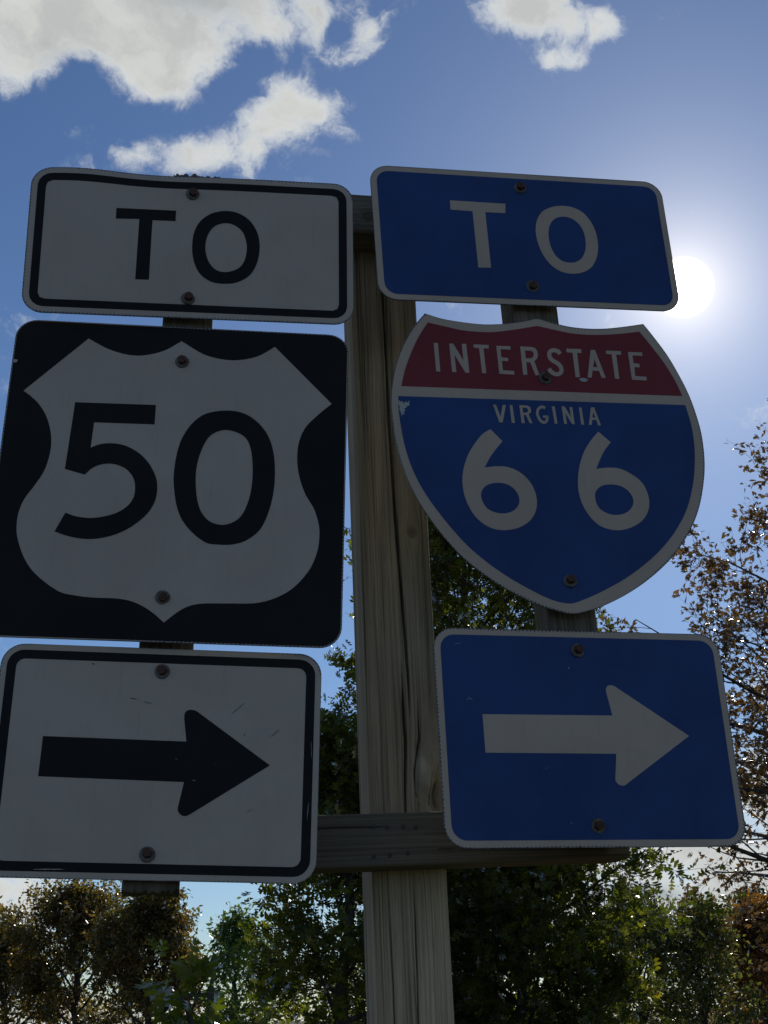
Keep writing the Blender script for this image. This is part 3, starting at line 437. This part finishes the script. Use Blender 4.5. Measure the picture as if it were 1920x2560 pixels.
def spline(pts, step=5.0):
    """closed outline through points; points flagged 1 are corners"""
    n = len(pts); out_ = []
    for i in range(n):
        p0, p1, p2, p3 = pts[i - 1], pts[i], pts[(i + 1) % n], pts[(i + 2) % n]
        c1, c2 = len(p1) > 2, len(p2) > 2
        a = np.array(p1[:2], float); b = np.array(p2[:2], float)
        if c1 and c2: out_.append(tuple(a)); continue
        ta = (b - np.array(p0[:2])) / 2 if not c1 else (b - a)
        tb = (np.array(p3[:2]) - a) / 2 if not c2 else (b - a)
        L_ = np.linalg.norm(b - a)
        def lim(t_): l_ = np.linalg.norm(t_); return t_ * min(1.0, L_ / max(l_, 1e-6))
        ta, tb = lim(ta), lim(tb)
        k = max(2, int(L_ / step))
        for j in range(k):
            t_ = j / k
            q = a * (2 * t_ ** 3 - 3 * t_ ** 2 + 1) + ta * (t_ ** 3 - 2 * t_ ** 2 + t_) + b * (-2 * t_ ** 3 + 3 * t_ ** 2) + tb * (t_ ** 3 - t_ ** 2)
            out_.append(tuple(q))
    return [(x / 1000, y / 1000) for x, y in out_]
def rrect(w, h_, r, inset=0.0, n=10):
    w = w / 2 - inset; h_ = h_ / 2 - inset; r = max(0.002, r - inset); P = []
    for cx_, cy_, a0 in ((w - r, h_ - r, 0), (-w + r, h_ - r, 90), (-w + r, -h_ + r, 180), (w - r, -h_ + r, 270)):
        for i in range(n + 1): a = math.radians(a0 + 90 * i / n); P.append((cx_ + r * math.cos(a), cy_ + r * math.sin(a)))
    return P
def resample(P, step):
    P = np.array(P); Q = np.roll(P, -1, 0); L_ = np.linalg.norm(Q - P, axis=1); cum = np.concatenate([[0], np.cumsum(L_)]); T = cum[-1]; n = int(T / step); n -= n % 4
    s_ = np.arange(n) * T / n; i = np.clip(np.searchsorted(cum, s_, side='right') - 1, 0, len(P) - 1); f = (s_ - cum[i]) / np.maximum(L_[i], 1e-9)
    return P[i] + (Q[i] - P[i]) * f[:, None]
def normals_in(P):
    t = np.roll(P, -1, 0) - np.roll(P, 1, 0); t /= np.linalg.norm(t, axis=1)[:, None] + 1e-12; nn = np.stack([-t[:, 1], t[:, 0]], 1)
    A_ = 0.5 * np.sum(P[:, 0] * np.roll(P[:, 1], -1) - np.roll(P[:, 0], -1) * P[:, 1])
    return nn if A_ > 0 else -nn
def serrate(P, depth=0.0030, base=0.0008, seed=0):
    P = resample(P, 0.00175); nn = normals_in(P); i = np.arange(len(P)); tooth = np.array([0.0, 0.35, 1.0, 0.35])[i % 4]
    s_ = i * 0.00175; env = np.clip(1.7 * vn(s_ * 7 + seed, s_ * 0 + seed) - 0.25, 0, 1.2); jit = 0.8 + 0.4 * np.random.RandomState(seed).rand(len(P))
    return [tuple(p) for p in P + nn * (base + depth * tooth * env * jit)[:, None]]
def plate(loops, y0, y1, bend=None):
    """solid from closed loops (first outer, others holes): front at y1 (towards the viewer, smaller y), back at y0"""
    polys = []
    for k, P in enumerate(loops):
        P = np.array(P); A_ = 0.5 * np.sum(P[:, 0] * np.roll(P[:, 1], -1) - np.roll(P[:, 0], -1) * P[:, 1])
        if (A_ > 0) != (k == 0): P = P[::-1]
        if bend: P = np.array([bend(*p) for p in P])
        polys.append(P)
    vv = [[Vector((p[0], p[1], 0)) for p in P] for P in polys]
    tris = geometry.tessellate_polygon(vv); flat = np.concatenate(polys); n = len(flat)
    V = [(p[0], y1, p[1]) for p in flat] + [(p[0], y0, p[1]) for p in flat]; F = []
    for t in tris:
        a, b, c = [flat[i] for i in t]; ar = (b[0] - a[0]) * (c[1] - a[1]) - (b[1] - a[1]) * (c[0] - a[0])
        if ar < 0: t = (t[0], t[2], t[1])
        F.append(tuple(t)); F.append((t[0] + n, t[2] + n, t[1] + n))
    s0 = 0
    for P in polys:
        k = len(P)
        for i in range(k): a, b = s0 + i, s0 + (i + 1) % k; F.append((a, a + n, b + n, b))
        s0 += k
    return V, F
def rotm(a):
    cx_, sx, cy_, sy, cz, sz = math.cos(a[0]), math.sin(a[0]), math.cos(a[1]), math.sin(a[1]), math.cos(a[2]), math.sin(a[2])
    X = Matrix(((1, 0, 0), (0, cx_, -sx), (0, sx, cx_))); Y = Matrix(((cy_, 0, sy), (0, 1, 0), (-sy, 0, cy_))); Z = Matrix(((cz, -sz, 0), (sz, cz, 0), (0, 0, 1)))
    return Z @ Y @ X
def sign_root(key, name, label):
    a, t = ART['poses'][key]; o = empty(name)
    Mx = rotm(a).to_4x4(); Mx.translation = Vector((t[0], t[1], t[2] + EYE)); o.matrix_world = Mx
    tag(o, label, 'road sign', 'route signs on the timber frame'); return o
washer_me = mesh('washer', *disc_bm(0.0130, 0.0018, 24, 0.0122)); washer_me.materials.append(M_ZINC)
hv, hf = disc_bm(0.0083, 0.0085, 6, 0.0079); hex_me = mesh('hex_head', hv, hf); hex_me.materials.append(M_RUST)
hub_v, hub_f = disc_bm(0.0090, 0.0030, 18, 0.0086)
hub_me = mesh('bolt_flange', hub_v, hub_f); hub_me.materials.append(M_RUST)
shank_me = mesh('shank', *disc_bm(0.0048, 0.040, 10)); shank_me.materials.append(M_ZINC)
def bolts(root, key, rs):
    for k, b in enumerate(ART['bolts'][key]):
        w_ = link('washer', washer_me, None, root, Matrix.Translation((b[0] / 1000, -0.0012, b[1] / 1000)) @ Matrix.Rotation(0.16 * math.sin(rs * 3.1 + k * 2), 4, 'X') @ Matrix.Rotation(0.14 * math.cos(rs * 5.3 + k), 4, 'Z'))
        link('shank', shank_me, None, w_, Matrix.Translation((0, 0.038, 0)))
        h1 = link('bolt', hex_me, None, w_, Matrix.Translation((0.0006, -0.0018, 0.0008)) @ Matrix.Rotation(rs * 1.7 + k, 4, 'Y'))
def layer(root, name, loops, level, mat, bend=None, thick=0.00025):
    y = -0.0004 * level
    return link(name, mesh(name, *plate(loops, y, y - thick, bend)), mat, root)
def base_sign(key, name, label, outer, white, seed, bend=None):
    root = sign_root(key, name, label)
    link('panel', mesh('panel', *plate([resample(outer, 0.006)], 0.0022, 0.0, bend)), M_ALU, root)
    layer(root, 'sheeting', [serrate(outer, seed=seed)], 0.15, white, bend)
    return root
I_ = 0.0254
def scuffs(root, L_, lvl=4, mat=None):
    for (x0, z0, x1, z1, w_) in L_:
        a = np.array([x0, z0]) / 1000; b = np.array([x1, z1]) / 1000; n_ = max(5, int(np.linalg.norm(b - a) / 0.003)); rs = np.random.RandomState(int(abs(x0 * 7 + z0)) % 999)
        d = (b - a) / n_; pr = np.array([-d[1], d[0]]) / (np.linalg.norm(d) + 1e-9)
        up = [tuple(a + d * i + pr * (w_ / 1000 * (0.2 + rs.rand()) * math.sin(math.pi * (i + 0.3) / (n_ + 0.6)))) for i in range(n_ + 1)]
        dn = [tuple(a + d * i - pr * (w_ / 1000 * (0.2 + rs.rand()) * math.sin(math.pi * (i + 0.3) / (n_ + 0.6)))) for i in range(n_ + 1)]
        layer(root, 'scuff', [up + dn[::-1]], lvl, mat or M_MARK, None, 0.0001)

# left column ---------------------------------------------------------------
def bendL(x, z):
    e = math.exp(-((x + 0.215) / 0.075) ** 2) * max(0.0, (z + 0.02) / 0.172)
    e2 = math.exp(-((x + 0.06) / 0.09) ** 2) * max(0.0, (z + 0.02) / 0.172)
    return (x, z + 0.0055 * e - 0.0030 * e2)
o1 = rrect(24 * I_, 12 * I_, 0.038)
r = base_sign('LTO', 'guide_sign', 'white rectangular TO sign with black border and dented top edge, above the 50 shield', o1, M_WHITE, 1, bendL)
layer(r, 'border', [resample(rrect(24 * I_, 12 * I_, 0.038, 0.0125), 0.01), resample(rrect(24 * I_, 12 * I_, 0.040, 0.0280), 0.01)], 1, M_BLACK, bendL)
layer(r, 'letter', [spline(ART['lto_t'])], 1, M_BLACK); layer(r, 'letter', [spline(q) for q in ART['lto_o']], 1, M_BLACK)
bolts(r, 'LTO', 1)
o1 = rrect(24 * I_, 24 * I_, 0.038)
r = base_sign('L50', 'route_sign', 'large square black sign with white shield reading 50', o1, M_WHITE, 2)
layer(r, 'field', [resample(rrect(24 * I_, 24 * I_, 0.038, 0.0024), 0.006)], 1, M_BLACK)
layer(r, 'shield', [spline(ART['l50_shield'])], 2, M_WHITE)
layer(r, 'numeral', [spline(ART['l50_five'])], 3, M_BLACK); layer(r, 'numeral', [spline(q) for q in ART['l50_zero']], 3, M_BLACK)
layer(r, 'chip', [spline(ART['chip3'])], 3, M_CHIP)
bolts(r, 'L50', 2)
o1 = rrect(21 * I_, 15 * I_, 0.038)
r = base_sign('LAR', 'arrow_sign', 'white rectangular sign with black border and black arrow pointing right', o1, M_WHITE, 3)
layer(r, 'border', [resample(rrect(21 * I_, 15 * I_, 0.038, 0.0105), 0.006), resample(rrect(21 * I_, 15 * I_, 0.040, 0.0258), 0.006)], 1, M_BLACK)
layer(r, 'arrow', [spline(ART['lar_arrow'], 2)], 1, M_BLACK)
scuffs(r, [(118, 82, 141, 103, 0.7), (184, 45, 199, 58, 0.8), (-52, 104, -38, 101, 0.9), (-28, 98, -14, 95, 0.8), (150, -80, 160, -74, 0.5), (-118, 160, -113, 158, 1.6), (140, 48, 143, 47, 1.2), (95, -2, 99, -3, 0.6)], 4)
scuffs(r, [(252, 40, 254, 10, 0.5), (249, -90, 251, -60, 0.5), (-180, -177, -130, -176, 1.2), (30, 5, 34, 3, 0.4), (60, -30, 66, -31, 0.5)], 4, M_CHIP)
bolts(r, 'LAR', 3)
# right column --------------------------------------------------------------
o1 = rrect(24 * I_, 12 * I_, 0.038)
r = base_sign('RTO', 'guide_sign', 'blue rectangular TO sign with white letters, its corner against the sun', o1, M_WHITE_B, 4)
layer(r, 'field', [resample(rrect(24 * I_, 12 * I_, 0.038, 0.0128), 0.006)], 1, M_BLUE)
layer(r, 'letter', [spline(ART['rto_t'])], 2, M_WHITE_B); layer(r, 'letter', [spline(q) for q in ART['rto_o']], 2, M_WHITE_B)
bolts(r, 'RTO', 4)
sh = spline(ART['sh_outer'], 4)
r = base_sign('RSH', 'route_sign', 'red, white and blue interstate shield reading Interstate, Virginia and 66', sh, M_WHITE_B, 5)
layer(r, 'field', [spline(ART['sh_red'])], 1, M_RED)['label'] = 'red crown band behind the word Interstate'
layer(r, 'field', [spline(ART['sh_blue'])], 1, M_BLUE)['label'] = 'blue lower field behind the number 66'
for q in ART['sh_six']: layer(r, 'numeral', [spline(p) for p in q], 2, M_WHITE_B)
for q in ART['letters']: layer(r, 'letter', [spline(p, 3) for p in q], 2, M_WHITE_B)
layer(r, 'chip', [spline(ART['chip'])], 2, M_CHIP); layer(r, 'chip', [spline(ART['chip2'])], 3, M_CHIP)
bolts(r, 'RSH', 5)
o1 = rrect(21 * I_, 15 * I_, 0.038)
r = base_sign('RAR', 'arrow_sign', 'blue rectangular sign with white border and white arrow pointing right', o1, M_WHITE_B, 6)
layer(r, 'field', [resample(rrect(21 * I_, 15 * I_, 0.038, 0.0125), 0.006)], 1, M_BLUE)
layer(r, 'arrow', [spline(ART['rar_arrow'], 2)], 2, M_WHITE_B)
scuffs(r, [(-24, 123, -24, 119, 1.6), (-215, 60, -205, 64, 0.5), (-212, 66, -203, 60, 0.4), (-50, -150, -45, -150, 0.5), (-84, -60, -80, -55, 0.3), (-230, 160, -215, 163, 0.4)], 4, M_CHIP)
bolts(r, 'RAR', 6)

# ------------------------------------------------------------------ trees
def leaf_oak():
    mid = [(0, 0.0), (0, 0.10), (0, 0.36), (0, 0.62), (0, 0.84), (0, 1.05)]
    V = [(x, y, 0) for x, y in mid]; F = []
    for sgn in (1, -1):
        tips = [(0.30, 0.20), (0.40, 0.56), (0.27, 0.86)]
        for k, (tx, ty) in enumerate(tips):
            i = len(V); V.append((sgn * tx, ty, 0.07)); V.append((sgn * tx * 0.55, ty + 0.10, 0.03))
            F += [(k + 1, i, i + 1) if sgn > 0 else (k + 1, i + 1, i), (k + 1, i + 1, k + 2) if sgn > 0 else (k + 1, k + 2, i + 1)]
    n = len(V); V += [(0.06, 0.90, 0), (-0.06, 0.90, 0)]; F += [(4, n, 5), (4, 5, n + 1)]
    n = len(V); V += [(0.012, -0.28, -0.02)]; F += [(0, n, 1)]
    return np.array(V, float), np.array(F, int)
def leaf_small():
    V = [(0, 0, 0), (0.27, 0.45, 0.06), (0, 1, 0), (-0.27, 0.45, 0.06)]; return np.array(V, float), np.array([(0, 1, 2), (0, 2, 3)], int)
def leaf_lance():
    V = [(0, 0, 0), (0.2, 0.35, 0.04), (0.30, 0.78, 0.02), (0, 0.62, 0), (0.02, 1.0, 0), (-0.3, 0.70, 0.02), (-0.17, 0.3, 0.04)]
    return np.array(V, float), np.array([(0, 1, 3), (1, 2, 3), (3, 4, 5), (0, 3, 6), (6, 3, 5)], int)
def needle():
    V = [(-0.05, 0, 0), (0.05, 0, 0), (0, 1, 0)]; return np.array(V, float), np.array([(0, 1, 2)], int)
LEAVES = dict(oak=leaf_oak(), small=leaf_small(), lance=leaf_lance(), needle=needle())

class Tubes:
    def __init__(s): s.V = []; s.F = []; s.n = 0
    def add(s, P, R_, k):
        P = np.asarray(P, float); m = len(P); T = np.gradient(P, axis=0); T /= np.linalg.norm(T, axis=1)[:, None] + 1e-9
        ref = np.array([0.3, 0.1, 1.0]) if abs(T[0][2]) < 0.85 else np.array([1.0, 0.2, 0.1])
        A_ = np.cross(T, ref); A_ /= np.linalg.norm(A_, axis=1)[:, None] + 1e-9; B_ = np.cross(T, A_)
        an = np.arange(k) * 2 * math.pi / k
        V = P[:, None] + np.asarray(R_)[:, None, None] * (A_[:, None] * np.cos(an)[None, :, None] + B_[:, None] * np.sin(an)[None, :, None])
        s.V.append(V.reshape(-1, 3)); idx = s.n + np.arange(m * k).reshape(m, k); a = idx[:-1]; b = np.roll(idx, -1, 1)[:-1]; c = np.roll(idx, -1, 1)[1:]; d = idx[1:]
        s.F.append(np.stack([a, b, c, d], -1).reshape(-1, 4)); s.n += m * k
    def mesh(s, name):
        V = np.concatenate(s.V); F = np.concatenate(s.F); me = fast_mesh(name, V, F.ravel(), np.arange(len(F)) * 4, np.full(len(F), 4)); shade(me); return me

def unit(v_): return v_ / (np.linalg.norm(v_, axis=-1, keepdims=True) + 1e-9)
def limb(rs, p, d, L_, n, up, wob):
    P = [p]; d = d.copy()
    for i in range(n):
        d = unit(d + rs.normal(0, wob, 3) + np.array([0, 0, up])); p = p + d * L_ / n; P.append(p)
    return np.array(P)
def make_tree(name, label, x, y, H, R, base, seed, leaf, lsize, mat, group=None, n1=26, n2=8, n3=5, nl=7, e0=0.1, e1=1.1, shape=0.6, trunk=0.16,
              l3=0.45, spread=0.10, singles=0, lean=(0, 0), wob=0.16, up=0.02, cat='tree', clump=0.0, bare=0.0, droop=0.25, secn=0.5, low=0.75):
    rs = np.random.RandomState(seed); root = empty(name, (x, y, 0)); tag(root, label, cat, group)
    Tp = []
    for i in range(11):
        f = i / 10; Tp.append([lean[0] * f + rs.normal(0, 0.04) * (i > 0), lean[1] * f + rs.normal(0, 0.04) * (i > 0), H * 0.93 * f - (0.1 if i == 0 else 0)])
    Tp = np.array(Tp); tr = Tubes(); tr.add(Tp, trunk * (1 - np.linspace(0, 1, 11)) ** 0.8 + 0.012, 10); link('trunk', tr.mesh('trunk'), M_BARK, root)
    limbs = Tubes(); twigs = Tubes(); pos = []; dirs = []
    for i in range(n1):
        t = min(1, max(0, (i + rs.rand()) / n1)); h_ = base + (H * 0.93 - base) * t
        prof = (low + (1 - low) * min(1, t / 0.3)) * (1 - t ** 2.2) ** shape + 0.12
        L_ = R * prof * rs.uniform(0.72, 1.12); az = i * 2.39996 + rs.normal(0, 0.3); el = e0 + (e1 - e0) * t + rs.normal(0, 0.12)
        d = np.array([math.cos(az) * math.cos(el), math.sin(az) * math.cos(el), math.sin(el)])
        p0 = np.array([np.interp(h_, Tp[:, 2], Tp[:, k]) for k in range(3)])
        P = limb(rs, p0, d, L_, 7, up, wob * 0.5); r0 = trunk * 0.38 * (1 - t * 0.75) + 0.006
        limbs.add(P, np.linspace(r0, 0.006, 8), 6)
        dead = rs.rand() < bare
        for j in range(n2):
            f = 0.22 + 0.78 * (j + rs.rand()) / n2; k = min(6, int(f * 7)); q = P[k] + (P[k + 1] - P[k]) * (f * 7 - k if f < 1 else 0); pd = unit(P[k + 1] - P[k])
            d2 = unit(pd * 0.75 + unit(rs.normal(0, 1, 3)) * 0.75 + np.array([0, 0, 0.15])); L2 = L_ * secn * (1.15 - 0.7 * f) * rs.uniform(0.7, 1.2) + 0.1
            P2 = limb(rs, q, d2, L2, 5, up, wob); twigs.add(P2, np.linspace(max(0.005, r0 * 0.35 * (1.2 - f)), 0.003, 6), 4)
            if clump and rs.rand() < clump: continue
            for l in range(n3):
                f2 = 0.25 + 0.75 * (l + rs.rand()) / n3; k = min(4, int(f2 * 5)); q2 = P2[k] + (P2[k + 1] - P2[k]) * min(1, f2 * 5 - k); pd2 = unit(P2[k + 1] - P2[k])
                d3 = unit(pd2 * 0.7 + unit(rs.normal(0, 1, 3)) * 0.7 + np.array([0, 0, 0.1])); L3 = l3 * rs.uniform(0.6, 1.3)
                P3 = limb(rs, q2, d3, L3, 3, 0.0, wob); twigs.add(P3, np.array([0.0032, 0.0028, 0.0022, 0.0016]), 3)
                m = 0 if dead and rs.rand() < 0.8 else nl
                fs = rs.uniform(0.15, 1.05, m); kk = np.minimum(2, (fs * 3).astype(int)); pp = P3[kk] + (P3[kk + 1] - P3[kk]) * (fs * 3 - kk)[:, None]
                pos.append(pp + rs.normal(0, spread * 0.5, (m, 3))); dirs.append(np.repeat(unit(P3[-1] - P3[0])[None], m, 0))
    pos = np.concatenate(pos); dirs = np.concatenate(dirs); n = len(pos)
    Y = unit(dirs * 0.6 + unit(rs.normal(0, 1, (n, 3))) * 0.9 + np.array([0, 0, -droop])); Zr = unit(rs.normal(0, 1, (n, 3)) * 0.75 + np.array([0, 0, 0.8]))
    X = unit(np.cross(Y, Zr)); Z = np.cross(X, Y); sz = lsize * rs.uniform(0.65, 1.15, n)
    LV, LF = LEAVES[leaf]
    loc_ = pos + np.array([x, y, 0]); keep = np.ones(n, bool)
    if singles:
        dd = np.linalg.norm(loc_ - np.array([0, 0, EYE]), axis=1); v_ = loc_ - np.array([0, 0, EYE]); zc = v_ @ CF
        pu = 960 + FPX * (v_ @ CR) / zc; pv = 1280 - FPX * (v_ @ CU) / zc
        vis = (pu > -20) & (pu < 1940) & (pv > -20) & (pv < 2600) & (zc > 0)
        order = np.argsort(np.where(vis, dd / sz, 1e9))[:singles]; keep[order] = False
        lme = mesh('leaf', LV, LF); lme.materials.append(mat)
        for i in order:
            o = bpy.data.objects.new('leaf', lme); COL.objects.link(o); o.parent = root
            Mx = Matrix(((X[i][0], Y[i][0], Z[i][0], 0), (X[i][1], Y[i][1], Z[i][1], 0), (X[i][2], Y[i][2], Z[i][2], 0), (0, 0, 0, 1))) @ Matrix.Scale(sz[i], 4)
            Mx.translation = Vector(pos[i]); o.matrix_local = Mx
    pos, X, Y, Z, sz = pos[keep], X[keep], Y[keep], Z[keep], sz[keep]; n = len(pos)
    V = pos[:, None] + sz[:, None, None] * (LV[None, :, 0:1] * X[:, None] + LV[None, :, 1:2] * Y[:, None] + LV[None, :, 2:3] * Z[:, None])
    F = (LF[None] + (np.arange(n) * len(LV))[:, None, None]).reshape(-1, 3)
    me = fast_mesh('crown', V.reshape(-1, 3), F.ravel(), np.arange(len(F)) * 3, np.full(len(F), 3)); c = link('crown', me, mat, root); c['kind'] = 'stuff'
    link('branches', limbs.mesh('branches'), M_BARK, root)['kind'] = 'stuff'
    link('twigs', twigs.mesh('twigs'), M_BARK, root)['kind'] = 'stuff'
    return root
def gx(px, Y): return at(px, 2300, Y)[0]
def gz(py, Y, px=960): return at(px, py, Y)[2]

make_tree('oak_tree','large green oak behind the post, a few leaves turning orange',gx(1190,15.5),15.5,gz(1240,15.5),2.15,0.8,11,'oak',0.135,L_OAK,n1=44,n2=9,n3=6,nl=10,e0=-0.1,e1=1.1,shape=0.6,trunk=0.13,singles=300,l3=0.45)
make_tree('oak_tree','dark green oak left of the post, below the fifty shield',gx(860,13.0),13.0,gz(1840,13.0),0.8,0.5,12,'oak',0.13,L_OAK,n1=26,n2=8,n3=5,nl=7,e0=0.0,e1=1.2,shape=0.5,trunk=0.08,singles=300,l3=0.3)
make_tree('oak_tree','green oak right of the post, below the blue arrow sign',gx(1290,14.0),14.0,gz(2140,14.0,1290),1.15,0.4,13,'oak',0.13,L_OAK,n1=28,n2=8,n3=6,nl=8,e0=0.1,e1=1.1,shape=0.4,trunk=0.08,singles=300,l3=0.35)
make_tree('sapling','bright green oak sapling low in front of the trees at the left',gx(500,7.5),7.5,gz(2440,7.5),0.38,0.5,14,'oak',0.15,L_BRIGHT,n1=9,n2=3,n3=2,nl=4,e0=0.2,e1=1.2,trunk=0.015,singles=300,l3=0.15,cat='young tree')
make_tree('autumn_tree','rust and green tree, tallest one at the lower left',gx(200,33),33,gz(2275,33,200),1.9,1.0,21,'small',0.12,L_AUTUMN,'small autumn trees at the left',n1=30,n2=9,n3=7,nl=13,e0=0.5,e1=1.35,shape=0.8,trunk=0.10,clump=0.18,secn=0.42)
make_tree('autumn_tree','rust coloured tree under the lower left arrow sign, next to the pale green tree',gx(380,31),31,gz(2290,31,370),1.75,1.0,22,'small',0.12,L_AUTUMN,'small autumn trees at the left',n1=28,n2=9,n3=7,nl=13,e0=0.6,e1=1.35,shape=0.8,trunk=0.10,clump=0.18,secn=0.42)
make_tree('autumn_tree','reddish brown tree at the far left edge, partly cut off',gx(30,34),34,gz(2390,34,20),2.0,0.9,23,'small',0.12,L_AUTUMN,'small autumn trees at the left',n1=26,n2=9,n3=7,nl=13,e0=0.4,e1=1.3,shape=0.8,trunk=0.10,clump=0.18,secn=0.42)
make_tree('feathery_tree','pale green feathery tree between the rusty trees and the dark oak',gx(590,27),27,gz(2290,27,640),0.85,0.6,24,'small',0.11,L_FEATHER,n1=24,n2=8,n3=5,nl=8,e0=0.35,e1=1.0,shape=0.9,trunk=0.07,clump=0.3,secn=0.32,l3=0.3)
make_tree('brown_oak_tree','thin brown leaved oak with bare twigs reaching in from the right edge',gx(2350,20.5),20.5,at(1800,1070,20.5)[2]-3.0,5.1,2.9,31,'lance',0.115,L_BROWN,n1=50,n2=9,n3=9,nl=13,e0=0.05,e1=0.9,shape=0.5,trunk=0.20,singles=300,l3=0.5,clump=0.22,bare=0.04,low=1.0,secn=0.36,spread=0.07)
make_tree('olive_tree','olive green bushy tree right of the green oak, under the grey cloud',gx(1590,30),30,gz(2330,30,1590),1.4,0.3,41,'small',0.11,L_OLIVE,'olive green bushy trees at the lower right',n1=28,n2=8,n3=7,nl=9,e0=0.35,e1=1.35,shape=0.4,trunk=0.1,clump=.15)
make_tree('olive_tree','olive green bushy tree with thin top shoots beside the orange tree',gx(1740,29),29,gz(2330,29,1740),1.1,0.3,42,'small',0.11,L_OLIVE,'olive green bushy trees at the lower right',n1=28,n2=8,n3=7,nl=8,e0=0.5,e1=1.45,shape=0.35,trunk=0.09,clump=.15)
make_tree('orange_tree','orange autumn tree at the lower right edge',gx(1885,33),33,gz(2315,33,1880),1.3,0.3,43,'small',0.13,L_ORANGE,n1=28,n2=8,n3=7,nl=9,e0=0.3,e1=1.3,shape=0.5,trunk=0.1)
make_tree('pine_tree','dark pine standing behind the orange tree at the right edge',gx(1895,45),45,gz(2235,45,1900),1.3,1.0,44,'small',0.13,L_PINE,n1=26,n2=8,n3=6,nl=9,e0=0.2,e1=0.9,shape=0.8,trunk=0.12)


# ------------------------------------------------------------------ street lamp beyond the trees
p = at(528, 2467, 24.0)
lr = empty('street_lamp', (p[0], p[1], 0)); tag(lr, 'grey street lamp showing between the leaves at the lower left, with a dark square pole', 'street lamp')
def boxm(name, a, b, mat, parent, bev=0.0):
    bm = bmesh.new(); bmesh.ops.create_cube(bm, size=1.0)
    for v_ in bm.verts: v_.co = Vector([(a[i] + b[i]) / 2 + v_.co[i] * (b[i] - a[i]) for i in range(3)])
    if bev: bmesh.ops.bevel(bm, geom=bm.edges[:], offset=bev, segments=3, affect='EDGES')
    me = bpy.data.meshes.new(name); bm.to_mesh(me); bm.free(); return link(name, me, mat, parent)
boxm('pole', (-0.06, -0.06, 0), (0.06, 0.06, p[2]), M_DARKM, lr, 0.01)
boxm('arm', (-0.55, -0.03, p[2] - 0.16), (-0.06, 0.03, p[2] - 0.09), M_DARKM, lr, 0.008)
boxm('lamp_head', (-1.0, -0.17, p[2] - 0.30), (-0.55, 0.17, p[2] + 0.02), M_LAMP, lr, 0.09)
